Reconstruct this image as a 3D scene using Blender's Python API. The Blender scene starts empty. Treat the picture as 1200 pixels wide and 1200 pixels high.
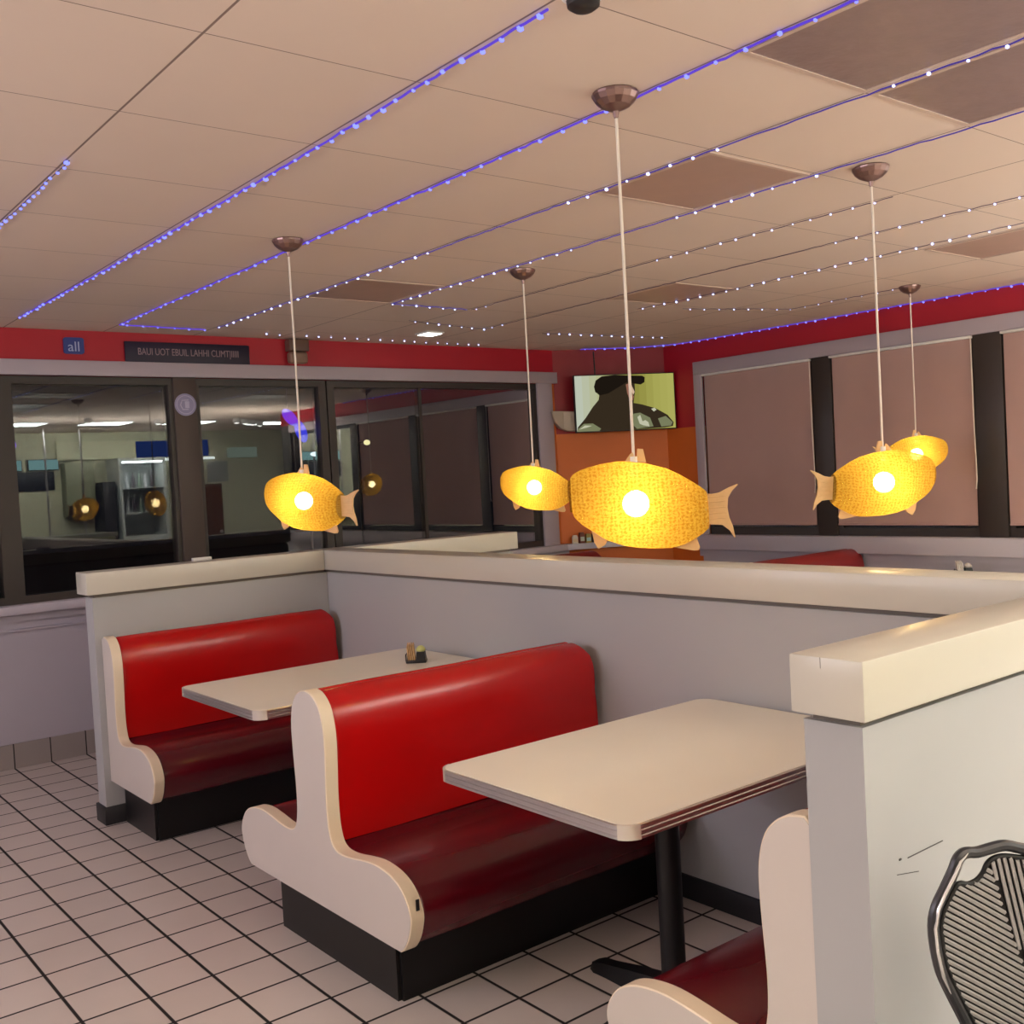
import bpy, bmesh, math, random
from mathutils import Vector, Matrix
random.seed(7)
S = bpy.context.scene
COL = S.collection
PI = math.pi

# ------------------------------------------------------------------ materials
def lin(c):
    c /= 255.0
    return c / 12.92 if c <= 0.04045 else ((c + 0.055) / 1.055) ** 2.4
def rgb(r, g, b):
    return (lin(r), lin(g), lin(b), 1.0)
MATS = {}
def mat(name, col, rough=0.5, metal=0.0, spec=0.5, coat=0.0, emit=None, estr=0.0, noise=0.0, nscale=8.0, bump=0.0, bscale=60.0):
    if name in MATS: return MATS[name]
    m = bpy.data.materials.new(name); m.use_nodes = True
    nt = m.node_tree; b = nt.nodes['Principled BSDF']
    b.inputs['Base Color'].default_value = col
    b.inputs['Roughness'].default_value = rough
    b.inputs['Metallic'].default_value = metal
    b.inputs['Specular IOR Level'].default_value = spec
    b.inputs['Coat Weight'].default_value = coat
    b.inputs['Coat Roughness'].default_value = 0.08
    if emit:
        b.inputs['Emission Color'].default_value = emit
        b.inputs['Emission Strength'].default_value = estr
    if noise or bump:
        tc = nt.nodes.new('ShaderNodeTexCoord')
        if noise:
            n = nt.nodes.new('ShaderNodeTexNoise'); n.inputs['Scale'].default_value = nscale
            n.inputs['Detail'].default_value = 4
            nt.links.new(tc.outputs['Object'], n.inputs['Vector'])
            mx = nt.nodes.new('ShaderNodeMix'); mx.data_type = 'RGBA'
            mx.inputs['A'].default_value = tuple(c * (1 - noise) for c in col[:3]) + (1,)
            mx.inputs['B'].default_value = tuple(min(1, c * (1 + noise)) for c in col[:3]) + (1,)
            nt.links.new(n.outputs['Fac'], mx.inputs['Factor'])
            nt.links.new(mx.outputs['Result'], b.inputs['Base Color'])
        if bump:
            n2 = nt.nodes.new('ShaderNodeTexNoise'); n2.inputs['Scale'].default_value = bscale
            nt.links.new(tc.outputs['Object'], n2.inputs['Vector'])
            bp = nt.nodes.new('ShaderNodeBump'); bp.inputs['Strength'].default_value = bump
            bp.inputs['Distance'].default_value = 0.01
            nt.links.new(n2.outputs['Fac'], bp.inputs['Height'])
            nt.links.new(bp.outputs['Normal'], b.inputs['Normal'])
    MATS[name] = m
    return m

def nmath(nt, op, a, b=None, c=None):
    n = nt.nodes.new('ShaderNodeMath'); n.operation = op
    for i, v in enumerate((a, b, c)):
        if v is None: continue
        if isinstance(v, (int, float)): n.inputs[i].default_value = v
        else: nt.links.new(v, n.inputs[i])
    return n.outputs[0]

def grid_mat(name, tile, grout, px, py, ox, oy, wx, wy, rough, axes='XY', var=0.06, grough=0.8, bumpd=0.002, spec=0.5):
    """tiles of pitch px,py with seam widths wx (seams at constant x) and wy"""
    m = bpy.data.materials.new(name); m.use_nodes = True
    nt = m.node_tree; b = nt.nodes['Principled BSDF']
    tc = nt.nodes.new('ShaderNodeTexCoord'); sp = nt.nodes.new('ShaderNodeSeparateXYZ')
    nt.links.new(tc.outputs['Object'], sp.inputs[0])
    def seam(out, p, o, w):
        t = nmath(nt, 'DIVIDE', nmath(nt, 'SUBTRACT', out, o), p)
        f = nmath(nt, 'SUBTRACT', t, nmath(nt, 'FLOOR', nmath(nt, 'ADD', t, 0.5)))   # -0.5..0.5
        d = nmath(nt, 'MULTIPLY', nmath(nt, 'ABSOLUTE', f), p)
        mr = nt.nodes.new('ShaderNodeMapRange'); mr.interpolation_type = 'SMOOTHSTEP'
        mr.inputs['From Min'].default_value = w * 0.35; mr.inputs['From Max'].default_value = w * 0.65
        mr.inputs['To Min'].default_value = 1; mr.inputs['To Max'].default_value = 0
        nt.links.new(d, mr.inputs['Value'])
        return mr.outputs['Result'], nmath(nt, 'FLOOR', t)
    s1, i1 = seam(sp.outputs[axes[0]], px, ox, wx)
    s2, i2 = seam(sp.outputs[axes[1]], py, oy, wy)
    fac = nmath(nt, 'MAXIMUM', s1, s2)
    cb = nt.nodes.new('ShaderNodeCombineXYZ')
    nt.links.new(i1, cb.inputs[0]); nt.links.new(i2, cb.inputs[1])
    wn = nt.nodes.new('ShaderNodeTexWhiteNoise'); nt.links.new(cb.outputs[0], wn.inputs['Vector'])
    nz = nt.nodes.new('ShaderNodeTexNoise'); nz.inputs['Scale'].default_value = 5; nz.inputs['Detail'].default_value = 5
    nt.links.new(tc.outputs['Object'], nz.inputs['Vector'])
    v = nmath(nt, 'ADD', nmath(nt, 'MULTIPLY', wn.outputs['Value'], 0.5), nmath(nt, 'MULTIPLY', nz.outputs['Fac'], 0.5))
    mt = nt.nodes.new('ShaderNodeMix'); mt.data_type = 'RGBA'
    mt.inputs['A'].default_value = tuple(c * (1 - var) for c in tile[:3]) + (1,)
    mt.inputs['B'].default_value = tuple(min(1, c * (1 + var)) for c in tile[:3]) + (1,)
    nt.links.new(v, mt.inputs['Factor'])
    mx = nt.nodes.new('ShaderNodeMix'); mx.data_type = 'RGBA'
    nt.links.new(mt.outputs['Result'], mx.inputs['A']); mx.inputs['B'].default_value = grout
    nt.links.new(fac, mx.inputs['Factor'])
    nt.links.new(mx.outputs['Result'], b.inputs['Base Color'])
    b.inputs['Specular IOR Level'].default_value = spec
    nt.links.new(nmath(nt, 'ADD', nmath(nt, 'MULTIPLY', fac, grough - rough), rough), b.inputs['Roughness'])
    bp = nt.nodes.new('ShaderNodeBump'); bp.inputs['Strength'].default_value = 0.6; bp.inputs['Distance'].default_value = bumpd
    nt.links.new(nmath(nt, 'SUBTRACT', 1.0, fac), bp.inputs['Height'])
    nt.links.new(bp.outputs['Normal'], b.inputs['Normal'])
    return m

def emis(name, col, strength):
    if name in MATS: return MATS[name]
    m = bpy.data.materials.new(name); m.use_nodes = True
    nt = m.node_tree; nt.nodes.clear()
    o = nt.nodes.new('ShaderNodeOutputMaterial'); e = nt.nodes.new('ShaderNodeEmission')
    e.inputs['Color'].default_value = col; e.inputs['Strength'].default_value = strength
    nt.links.new(e.outputs[0], o.inputs[0]); MATS[name] = m
    return m

def glass_mat(name, refl):
    m = bpy.data.materials.new(name); m.use_nodes = True
    nt = m.node_tree; nt.nodes.clear()
    o = nt.nodes.new('ShaderNodeOutputMaterial'); mx = nt.nodes.new('ShaderNodeMixShader')
    t = nt.nodes.new('ShaderNodeBsdfTransparent'); t.inputs['Color'].default_value = (.8, .85, .85, 1)
    g = nt.nodes.new('ShaderNodeBsdfGlossy'); g.inputs['Roughness'].default_value = 0.0
    fr = nt.nodes.new('ShaderNodeFresnel'); fr.inputs['IOR'].default_value = 1.5
    f2 = nmath(nt, 'MINIMUM', nmath(nt, 'MULTIPLY', fr.outputs[0], refl / 0.04), 1.0)
    nt.links.new(f2, mx.inputs[0]); nt.links.new(t.outputs[0], mx.inputs[1]); nt.links.new(g.outputs[0], mx.inputs[2])
    nt.links.new(mx.outputs[0], o.inputs[0]); MATS[name] = m
    return m

# ------------------------------------------------------------------ mesh tools (world or local coordinates)
class MB:
    def __init__(self): self.bm = bmesh.new(); self.mi = 0
    def _tag(self, faces):
        for f in faces: f.material_index = self.mi
    def box(self, x0, x1, y0, y1, z0, z1, bev=0.0, seg=2):
        t = bmesh.new()
        bmesh.ops.create_cube(t, size=1)
        for v in t.verts:
            v.co = Vector((x0 + (v.co.x + .5) * (x1 - x0), y0 + (v.co.y + .5) * (y1 - y0), z0 + (v.co.z + .5) * (z1 - z0)))
        if bev: bmesh.ops.bevel(t, geom=t.edges[:], offset=bev, segments=seg, affect='EDGES', profile=.5)
        self.join(t); return self
    def join(self, t, M=None):
        t.verts.ensure_lookup_table()
        vm = {}
        for v in t.verts: vm[v] = self.bm.verts.new(M @ v.co if M else v.co)
        for f in t.faces:
            try:
                nf = self.bm.faces.new([vm[v] for v in f.verts]); nf.material_index = self.mi
            except ValueError: pass
        t.free()
    def rings(self, rings, closed=True, cap=True):
        """loft a list of rings (lists of Vectors, same length)"""
        R = [[self.bm.verts.new(Vector(p)) for p in r] for r in rings]
        n = len(R[0])
        for a, b in zip(R[:-1], R[1:]):
            for i in range(n if closed else n - 1):
                j = (i + 1) % n
                try: self._tag([self.bm.faces.new((a[i], a[j], b[j], b[i]))])
                except ValueError: pass
        if cap:
            self._tag([self.bm.faces.new(list(reversed(R[0])))]); self._tag([self.bm.faces.new(R[-1])])
        return self
    def prism(self, prof, fn, lo, hi):
        """prof: list of 2d points, fn(a,b,t)->3d"""
        return self.rings([[fn(a, b, lo) for a, b in prof], [fn(a, b, hi) for a, b in prof]])
    def lathe(self, prof, c=(0, 0, 0), n=24, cap=True):
        c = Vector(c)
        return self.rings([[c + Vector((r * math.cos(2 * PI * i / n), r * math.sin(2 * PI * i / n), z)) for i in range(n)] for r, z in prof], cap=cap)
    def tube(self, pts, r, n=8, cap=True):
        pts = [Vector(p) for p in pts]; rs = r if isinstance(r, (list, tuple)) else [r] * len(pts)
        rings = []; ref = None
        for i, p in enumerate(pts):
            d = (pts[min(i + 1, len(pts) - 1)] - pts[max(i - 1, 0)]).normalized()
            if ref is None:
                ref = Vector((0, 0, 1)) if abs(d.z) < .9 else Vector((1, 0, 0))
            a = (ref - d * ref.dot(d)).normalized(); ref = a
            b = d.cross(a)
            rings.append([p + (a * math.cos(2 * PI * k / n) + b * math.sin(2 * PI * k / n)) * rs[i] for k in range(n)])
        return self.rings(rings, cap=cap)
    def sphere(self, c, r, sub=2, sc=(1, 1, 1)):
        t = bmesh.new(); bmesh.ops.create_icosphere(t, subdivisions=sub, radius=r)
        self.join(t, Matrix.Translation(c) @ Matrix.Diagonal((*sc, 1))); return self
    def poly(self, pts):
        self._tag([self.bm.faces.new([self.bm.verts.new(Vector(p)) for p in pts])]); return self
    def build(self, name, mats, parent=None, smooth=35, origin=None, world=False):
        bmesh.ops.recalc_face_normals(self.bm, faces=self.bm.faces[:])
        me = bpy.data.meshes.new(name)
        if origin is None and parent is None:
            origin = None
        if origin is not None:
            o_ = Vector(origin)
            for v in self.bm.verts: v.co -= o_
        self.bm.to_mesh(me); self.bm.free()
        for m in (mats if isinstance(mats, (list, tuple)) else [mats]): me.materials.append(m)
        if smooth:
            me.polygons.foreach_set('use_smooth', [True] * len(me.polygons))
            me.set_sharp_from_angle(angle=math.radians(smooth))
        o = bpy.data.objects.new(name, me); COL.objects.link(o)
        if origin is not None: o.location = origin
        if parent is not None: o.parent = parent
        return o

def tag(o, label=None, cat=None, group=None, kind=None):
    if label: o['label'] = label
    if cat: o['category'] = cat
    if group: o['group'] = group
    if kind: o['kind'] = kind
    return o
def empty(name, loc, rz=0, label=None, cat=None, group=None):
    o = bpy.data.objects.new(name, None); COL.objects.link(o)
    o.location = loc; o.rotation_euler = (0, 0, rz); o.empty_display_size = .1
    return tag(o, label, cat, group)
def copy_tree(o, parent=None):
    c = o.copy(); COL.objects.link(c)
    if parent is not None: c.parent = parent
    for ch in list(o.children): copy_tree(ch, c)
    return c
def struct(o): o['kind'] = 'structure'; return o
def text(name, body, size, loc, rot, m, parent, ext=.0008, ax='CENTER', sx=1.0):
    cu = bpy.data.curves.new(name, 'FONT'); cu.body = body; cu.size = size; cu.extrude = ext
    cu.align_x = ax; cu.align_y = 'CENTER'
    cu.materials.append(m)
    t = bpy.data.objects.new(name, cu); COL.objects.link(t)
    dg = bpy.context.evaluated_depsgraph_get(); dg.update()
    me = bpy.data.meshes.new_from_object(t.evaluated_get(dg)); bpy.data.objects.remove(t); bpy.data.curves.remove(cu)
    me.name = name
    o = bpy.data.objects.new(name, me); COL.objects.link(o)
    o.location = loc; o.rotation_euler = rot; o.scale = (sx, 1, 1); o.parent = parent
    return o

# ------------------------------------------------------------------ palette
M_wall   = mat('wall paint grey', rgb(188, 183, 194), .55, noise=.03, nscale=3)
M_part   = mat('partition laminate', rgb(174, 175, 176), .45, noise=.02, nscale=2)
M_cap    = mat('partition cap laminate', rgb(203, 199, 186), .28, noise=.02, nscale=3)
M_shadowgap = mat('partition cap recess', rgb(125, 115, 105), .6)
M_plinth = mat('black rubber plinth', rgb(30, 30, 34), .5)
M_red    = mat('red wall paint', rgb(172, 14, 36), .5, noise=.04)
M_orange = mat('orange wall paint', rgb(208, 104, 30), .5, noise=.06)
M_trim   = mat('pale window trim', rgb(176, 164, 172), .5, noise=.03)
M_frame  = mat('dark brown window frame', rgb(52, 44, 40), .45)
M_shade  = mat('mauve roller shade fabric', rgb(178, 146, 140), .85, noise=.04, nscale=6, bump=.1, bscale=300)
M_white  = mat('white plastic', rgb(225, 222, 218), .4)
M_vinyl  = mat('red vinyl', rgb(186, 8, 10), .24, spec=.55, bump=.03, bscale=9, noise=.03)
M_seat_shaded   = mat('shaded red seat vinyl', rgb(90, 5, 22), .26, spec=.55, bump=.03, bscale=9, noise=.03)  # red vinyl darkened: shade under the table is put into the colour
M_dull   = mat('dull red vinyl', rgb(134, 36, 36), .4, bump=.03, bscale=9)  # duller red than the near backrests, for the two far benches
M_panel  = mat('bench end laminate', rgb(206, 198, 190), .4, noise=.02)
M_edge   = mat('bench cream edge band', rgb(236, 220, 194), .4)
M_base   = mat('black bench plinth', rgb(9, 9, 11), .4)
M_table  = mat('cream table laminate', rgb(240, 234, 218), .3, noise=.03, nscale=4)
M_alu    = mat('ribbed aluminium edge', rgb(190, 186, 186), .3, metal=.9)
M_under  = mat('table underside', rgb(60, 48, 46), .6)
M_black  = mat('black metal', rgb(18, 18, 20), .45)
M_cord   = mat('white lamp cord', rgb(226, 214, 200), .5)
M_bronze = mat('dark bronze canopy', rgb(140, 112, 106), .3, metal=.8)
M_wood   = mat('pale woven fin', rgb(216, 176, 124), .6, noise=.12, nscale=40)
M_dark   = mat('dark plastic', rgb(30, 28, 32), .4)
M_beige  = mat('beige plastic', rgb(176, 158, 138), .5)
M_floor  = grid_mat('floor tile', rgb(206, 196, 190), rgb(26, 22, 22), .2037, .2037, .848, 3.246, .0105, .0095, .3, var=.08)
M_basetile = grid_mat('base tile', rgb(160, 152, 148), rgb(30, 26, 26), .2037, 10, .848, 5, .006, .004, .35, axes='XZ')
M_ceil   = grid_mat('ceiling tile', rgb(216, 196, 182), rgb(132, 112, 104), .573, .573, .995, 1.69, .0065, .0035, .7, var=.03, bumpd=.001, spec=.2)
M_lens   = mat('dark ceiling lens', rgb(136, 114, 112), .35, noise=.16, nscale=14, bump=.2, bscale=25)
M_lens2  = mat('pale brown ceiling lens', rgb(176, 146, 132), .4, noise=.08, nscale=10)
M_tbar   = mat('ceiling t-bar', rgb(196, 172, 158), .4)
M_glass  = glass_mat('window glass', .08)

# fish shade: woven translucent fibre over a bulb
def fish_shade():
    m = bpy.data.materials.new('woven yellow lamp shade'); m.use_nodes = True
    nt = m.node_tree; nt.nodes.clear()
    o = nt.nodes.new('ShaderNodeOutputMaterial')
    tc = nt.nodes.new('ShaderNodeTexCoord')
    w1 = nt.nodes.new('ShaderNodeTexWave'); w1.wave_type = 'BANDS'; w1.bands_direction = 'X'
    w1.inputs['Scale'].default_value = 26; w1.inputs['Distortion'].default_value = 5; w1.inputs['Detail'].default_value = 2; w1.inputs['Detail Scale'].default_value = 2.5
    w2 = nt.nodes.new('ShaderNodeTexWave'); w2.wave_type = 'BANDS'; w2.bands_direction = 'Z'
    w2.inputs['Scale'].default_value = 30; w2.inputs['Distortion'].default_value = 7; w2.inputs['Detail'].default_value = 2; w2.inputs['Detail Scale'].default_value = 2.5
    vo = nt.nodes.new('ShaderNodeTexVoronoi'); vo.feature = 'DISTANCE_TO_EDGE'; vo.inputs['Scale'].default_value = 95
    for n in (w1, w2, vo): nt.links.new(tc.outputs['Object'], n.inputs['Vector'])
    weave = nmath(nt, 'MULTIPLY', nmath(nt, 'ADD', w1.outputs['Fac'], w2.outputs['Fac']), .5)
    weave = nmath(nt, 'MULTIPLY', weave, nmath(nt, 'ADD', .45, nmath(nt, 'MINIMUM', nmath(nt, 'MULTIPLY', vo.outputs['Distance'], 3.2), .8)))
    ramp = nt.nodes.new('ShaderNodeValToRGB')
    ramp.color_ramp.elements[0].position = .12; ramp.color_ramp.elements[0].color = (.27, .128, .006, 1)
    ramp.color_ramp.elements[1].position = .62; ramp.color_ramp.elements[1].color = (.56, .36, .052, 1)
    nt.links.new(weave, ramp.inputs[0])
    tr = nt.nodes.new('ShaderNodeBsdfTranslucent'); nt.links.new(ramp.outputs[0], tr.inputs['Color'])
    df = nt.nodes.new('ShaderNodeBsdfDiffuse'); df.inputs['Color'].default_value = (.55, .33, .08, 1)
    tp = nt.nodes.new('ShaderNodeBsdfTransparent'); tp.inputs['Color'].default_value = (1, .92, .68, 1)
    a = nt.nodes.new('ShaderNodeMixShader'); a.inputs[0].default_value = .15
    nt.links.new(tr.outputs[0], a.inputs[1]); nt.links.new(df.outputs[0], a.inputs[2])
    b = nt.nodes.new('ShaderNodeMixShader')
    nt.links.new(nmath(nt, 'MULTIPLY_ADD', weave, .36, .10), b.inputs[0])
    nt.links.new(a.outputs[0], b.inputs[1]); nt.links.new(tp.outputs[0], b.inputs[2])
    nt.links.new(b.outputs[0], o.inputs[0])
    return m
M_fish = fish_shade()
M_bulb = emis('warm bulb', (1, .82, .50, 1), 58)
M_led  = emis('blue led bulb', (.17, .20, 1, 1), 2.3)
M_ledw = emis('white blue led bulb', (.50, .55, 1, 1), 3.0)
M_rope = emis('violet rope light', (.16, .08, .80, 1), .8)
M_rope2 = emis('dim violet rope light', (.17, .12, .72, 1), .42)
M_wire = mat('thin purple string wire', rgb(92, 72, 96), .5)

# ------------------------------------------------------------------ setting
XL, XR, YF, YB, CZ = -3.0, 6.69, 6.63, -3.3, 2.582
XE = 9.2                                                       # far side of the counter area
CH0, CH1 = Vector((5.81, 6.63, 0)), Vector((6.69, 6.19, 0))   # chamfered corner
m = MB(); m.box(XL, XE, YB, YF + .1, -.12, 0); struct(m.build('floor', M_floor, smooth=0))
m = MB(); m.box(XL, XE, YB, YF + .1, CZ, CZ + .12); struct(m.build('ceiling', M_ceil, smooth=0))

# front (left in the photo) wall, y = YF: apron below the sill, red band above the windows
m = MB()
m.box(XL, 5.95, YF, YF + .14, .145, .94)
m.box(XL, 5.95, YF - .018, YF, .80, .80 + .012)
struct(m.build('wall_front', M_wall, smooth=0))
m = MB(); m.box(XL, 5.81, YF, YF + .14, 2.30, CZ); struct(m.build('wall_front_header', M_red, smooth=0))
m = MB(); m.box(5.70, 5.81, YF, YF + .14, .94, 2.30); struct(m.build('wall_front_end', M_orange, smooth=0))
m = MB(); m.box(XL, 5.81, YF - .012, YF + .14, 0, .145); struct(m.build('baseboard_front', M_basetile, smooth=0))
m = MB(); m.box(XL, 5.83, YF - .028, YF, 2.305, 2.397, .004); struct(m.build('trim_1', M_trim))
m = MB(); m.box(5.61, 5.77, YF - .024, YF, .957, 2.305, .004); struct(m.build('trim_2', M_trim))
m = MB(); m.box(XL, 5.86, YF - .10, YF + .06, .905, .957, .006); m.box(XL, 5.86, YF - .03, YF, .86, .905); struct(m.build('trim_3', M_wall))

# glazing of the front wall
XS = [(-2.9, -.6), (-.52, 1.50), (1.56, 2.55), (2.70, 3.63), (3.70, 5.61)]
for i, (a, b) in enumerate(XS):
    e = struct(empty('window_%d' % (i + 1), ((a + b) / 2, YF, .957)))
    m = MB(); z0, z1 = .957, 2.305; w = .045
    m.box(a - (.03 if i else 0), a + w * .6, YF + .0, YF + .10, z0, z1); m.box(b - w * .6, b + .03, YF + .0, YF + .10, z0, z1)
    m.box(a + w * .6, b - w * .6, YF + .0, YF + .10, z0, z0 + .045); m.box(a + w * .6, b - w * .6, YF + .0, YF + .10, z1 - .05, z1)
    if i == 4: m.box(4.46, 4.485, YF + .02, YF + .08, z0 + .045, z1 - .05)
    fr = m.build('window_frame', M_frame, e, smooth=0, origin=None)
    for v in fr.data.vertices: v.co -= e.location
    tl = .0100 * (b - a) / 2
    m = MB(); m.poly([(a, YF + .03 - tl, z0 + .04), (b, YF + .03 + tl, z0 + .04), (b, YF + .03 + tl, z1 - .045), (a, YF + .03 - tl, z1 - .045)])
    gl = m.build('window_pane', M_glass, e, smooth=0)
    for v in gl.data.vertices: v.co -= e.location
m = MB(); m.box(2.55, 2.70, YF - .02, YF + .05, .957, 2.305, .004); struct(m.build('trim_4', mat('brown mullion post', rgb(78, 66, 60), .5)))

# chamfered corner, red above and orange below the paint line, with a ledge
def chpt(u, off, z):
    d = (CH1 - CH0).normalized(); n = Vector((-d.y, d.x, 0))     # n points out of the room
    p = CH0 + d * u - n * off
    return (p.x, p.y, z)
CL = (CH1 - CH0).length
def chbox(m, u0, u1, o0, o1, z0, z1):
    m.rings([[chpt(u0, o0, z), chpt(u1, o0, z), chpt(u1, o1, z), chpt(u0, o1, z)] for z in (z0, z1)])
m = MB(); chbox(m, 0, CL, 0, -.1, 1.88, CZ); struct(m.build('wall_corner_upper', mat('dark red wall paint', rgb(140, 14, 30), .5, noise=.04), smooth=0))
m = MB(); chbox(m, 0, CL, 0, -.1, 0, 1.88); struct(m.build('wall_corner_lower', M_orange, smooth=0))
m = MB(); chbox(m, .02, CL - .1, .10, 0, .91, .957); struct(m.build('trim_5', M_wall, smooth=0))

# right wall, x = XR
m = MB()
m.box(XR, XR + .14, .2, 5.85, 0, .86)
struct(m.build('wall_right', M_wall, smooth=0))
m = MB(); m.box(XR, XR + .14, .2, 6.19, 2.40, CZ); m.box(XR, XR + .14, 5.80, 6.19, 1.88, 2.40); 
struct(m.build('wall_right_header', M_red, smooth=0))
m = MB(); m.box(XR, XR + .14, 5.85, 6.19, 0, 1.88); m_ = MB(); m_.box(XR, XR + .14, .2, .45, .98, 2.40); struct(m_.build('trim_12', M_frame, smooth=0))
struct(m.build('wall_right_end', M_orange, smooth=0))
m = MB(); m.box(XR - .025, XR, .45, 5.85, 2.305, 2.41, .004); m.box(XR - .025, XR, 5.765, 5.85, .98, 2.305, .004); struct(m.build('trim_6', M_trim))
m = MB(); m.box(XR - .09, XR + .05, .2, 5.87, .86, .98, .006); m.box(XR - .02, XR, .2, 5.87, .80, .86); struct(m.build('trim_7', M_wall))
spans = [(4.70, 5.765), (3.46, 4.54), (2.16, 3.27), (.5, 1.98)]
for i, (a, b) in enumerate(spans):
    e = struct(empty('window_%d' % (6 + i), (XR, (a + b) / 2, .98)))
    m = MB(); z0, z1 = .98, 2.305
    m.box(XR + .01, XR + .10, a, a + .04, z0, z1); m.box(XR + .01, XR + .10, b - .04, b, z0, z1)
    m.box(XR + .01, XR + .10, a + .04, b - .04, z0, z0 + .06); m.box(XR + .01, XR + .10, a + .04, b - .04, z1 - .04, z1)
    o = m.build('window_frame', M_frame, e, smooth=0)
    for v in o.data.vertices: v.co -= e.location
    m = MB(); m.poly([(XR + .06, a + .03, z0), (XR + .06, b - .03, z0), (XR + .06, b - .03, z1), (XR + .06, a + .03, z1)])
    o = m.build('window_pane', M_glass, e, smooth=0)
    for v in o.data.vertices: v.co -= e.location
for i, (a, b) in enumerate(((4.54, 4.70), (3.27, 3.46), (1.98, 2.16))):
    m = MB(); m.box(XR - .012, XR + .05, a, b, .98, 2.305, .003); struct(m.build('trim_%d' % (8 + i), M_frame))

# roller shades
shade_lab = ['mauve roller shade in the corner window beside the screen wall',
             'pale brown roller shade in the middle window of the right wall',
             'brown roller shade cut by the right edge of the photo',
             'roller shade nearest the counter on the right wall']
for i, (a, b) in enumerate(spans[:3]):
    e = empty('roller_shade', (XR, (a + b) / 2, 1.06), 0, shade_lab[i], 'window shade', 'roller shades on the right wall')
    h = (b - a) / 2 - .012
    if i == 0: h -= .006
    n = 18
    rows = []
    for zz in (0, .4, .8, 1.225):
        rows.append([Vector((-.004 + .004 * math.sin(k * .9 + zz * 2), -h + 2 * h * k / n, zz)) for k in range(n + 1)] +
                    [Vector((-.0015 + .004 * math.sin(k * .9 + zz * 2), -h + 2 * h * k / n, zz)) for k in range(n, -1, -1)])
    m = MB(); m.rings(rows); m.build('shade_fabric', M_shade, e)
    m = MB(); m.box(-.035, .0, -h - .01, h + .01, 1.225, 1.243, .004); m.build('head_rail', M_white, e)
    m = MB(); m.tube([(-.008, -h, .004), (-.008, h, .004)], .007); m.build('hem_bar', M_shade, e)
    m = MB(); m.tube([(-.02, -h - .004, 1.23), (-.021, -h - .006, .7), (-.02, -h - .012, .30), (-.02, -h - .004, .24)], .004, 6); m.build('pull_cord', M_cord, e)

# walls behind the camera: side wall and counter wall
m = MB(); m.box(XL - .1, XL, YB, YF, 0, CZ); struct(m.build('wall_left', M_wall, smooth=0))
m = MB(); m.box(XL, XE, YB - .1, YB, 0, CZ); struct(m.build('wall_back', mat('counter wall paint', rgb(190, 188, 160), .6), smooth=0))
m = MB(); m.box(XE, XE + .1, YB, .2, 0, CZ); struct(m.build('wall_counter_end', M_wall, smooth=0))
m = MB(); m.box(XR + .14, XE, .2, .3, 0, CZ); struct(m.build('wall_return', M_wall, smooth=0))

# ------------------------------------------------------------------ low partitions
def partition(label, x0, x1, y0, y1, cx0, cx1, cy0, cy1, plinth_out=.012):
    c = Vector(((x0 + x1) / 2, (y0 + y1) / 2, 0))
    e = empty('low_partition', c, 0, label, 'partition', 'low partitions between booths'); e['kind'] = 'thing'
    m = MB(); m.box(x0 - c.x, x1 - c.x, y0 - c.y, y1 - c.y, 0, 1.083); m.build('wall_panel', M_part, e, smooth=0)
    g = .012
    m = MB(); m.box(x0 + g - c.x, x1 - g - c.x, y0 + g - c.y, y1 - g - c.y, 1.083, 1.10); m.build('recess_strip', M_shadowgap, e, smooth=0)
    m = MB(); m.box(cx0 - c.x, cx1 - c.x, cy0 - c.y, cy1 - c.y, 1.10, 1.205, .003); m.build('cap', M_cap, e)
    p = plinth_out
    m = MB(); m.box(x0 - p - c.x, x1 - c.x, y0 - p - c.y, y1 + p - c.y, 0, .085, .003); m.build('plinth', M_plinth, e)
    return e
partition('low grey partition with cream cap behind the far red booth bench', 1.512, 2.758, 5.105, 5.215, 1.482, 2.733, 5.078, 5.238)
partition('long low grey partition with cream cap running behind both tables', 2.76, 2.88, 1.012, 5.215, 2.735, 2.905, 1.010, 5.238)
partition('low partition with cream cap beyond the long one, under the small fish lamp', 2.882, 4.06, 5.105, 5.215, 2.907, 4.085, 5.078, 5.238)
partition('near white partition with square cream cap beside the mesh-backed chair', 1.573, 2.758, 1.037, 1.157, 1.545, 2.733, 1.013, 1.163)
for o in [x for x in COL.objects if x.name.startswith('low_partition')][3:4]:
    m = MB()
    for (a, b, w) in (((.116, -.0605, .823), (.236, -.0605, .823), .0011), ((.088, -.0605, .827), (.094, -.0605, .827), .002), ((.08, -.0605, .802), (.15, -.0605, .789), .0007)):
        m.tube([Vector((a[0] + 1.58 - 2.1655, a[1], a[2])), Vector((b[0] + 1.58 - 2.1655, b[1], b[2]))], w, 5)
    m.build('scuff_marks', M_dark, o)
    m = MB(); m.box(-.6210, -.6205, -.0005, .0005, 1.185, 1.2045); m.build('cap_seam', M_shadowgap, o, smooth=0)

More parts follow.
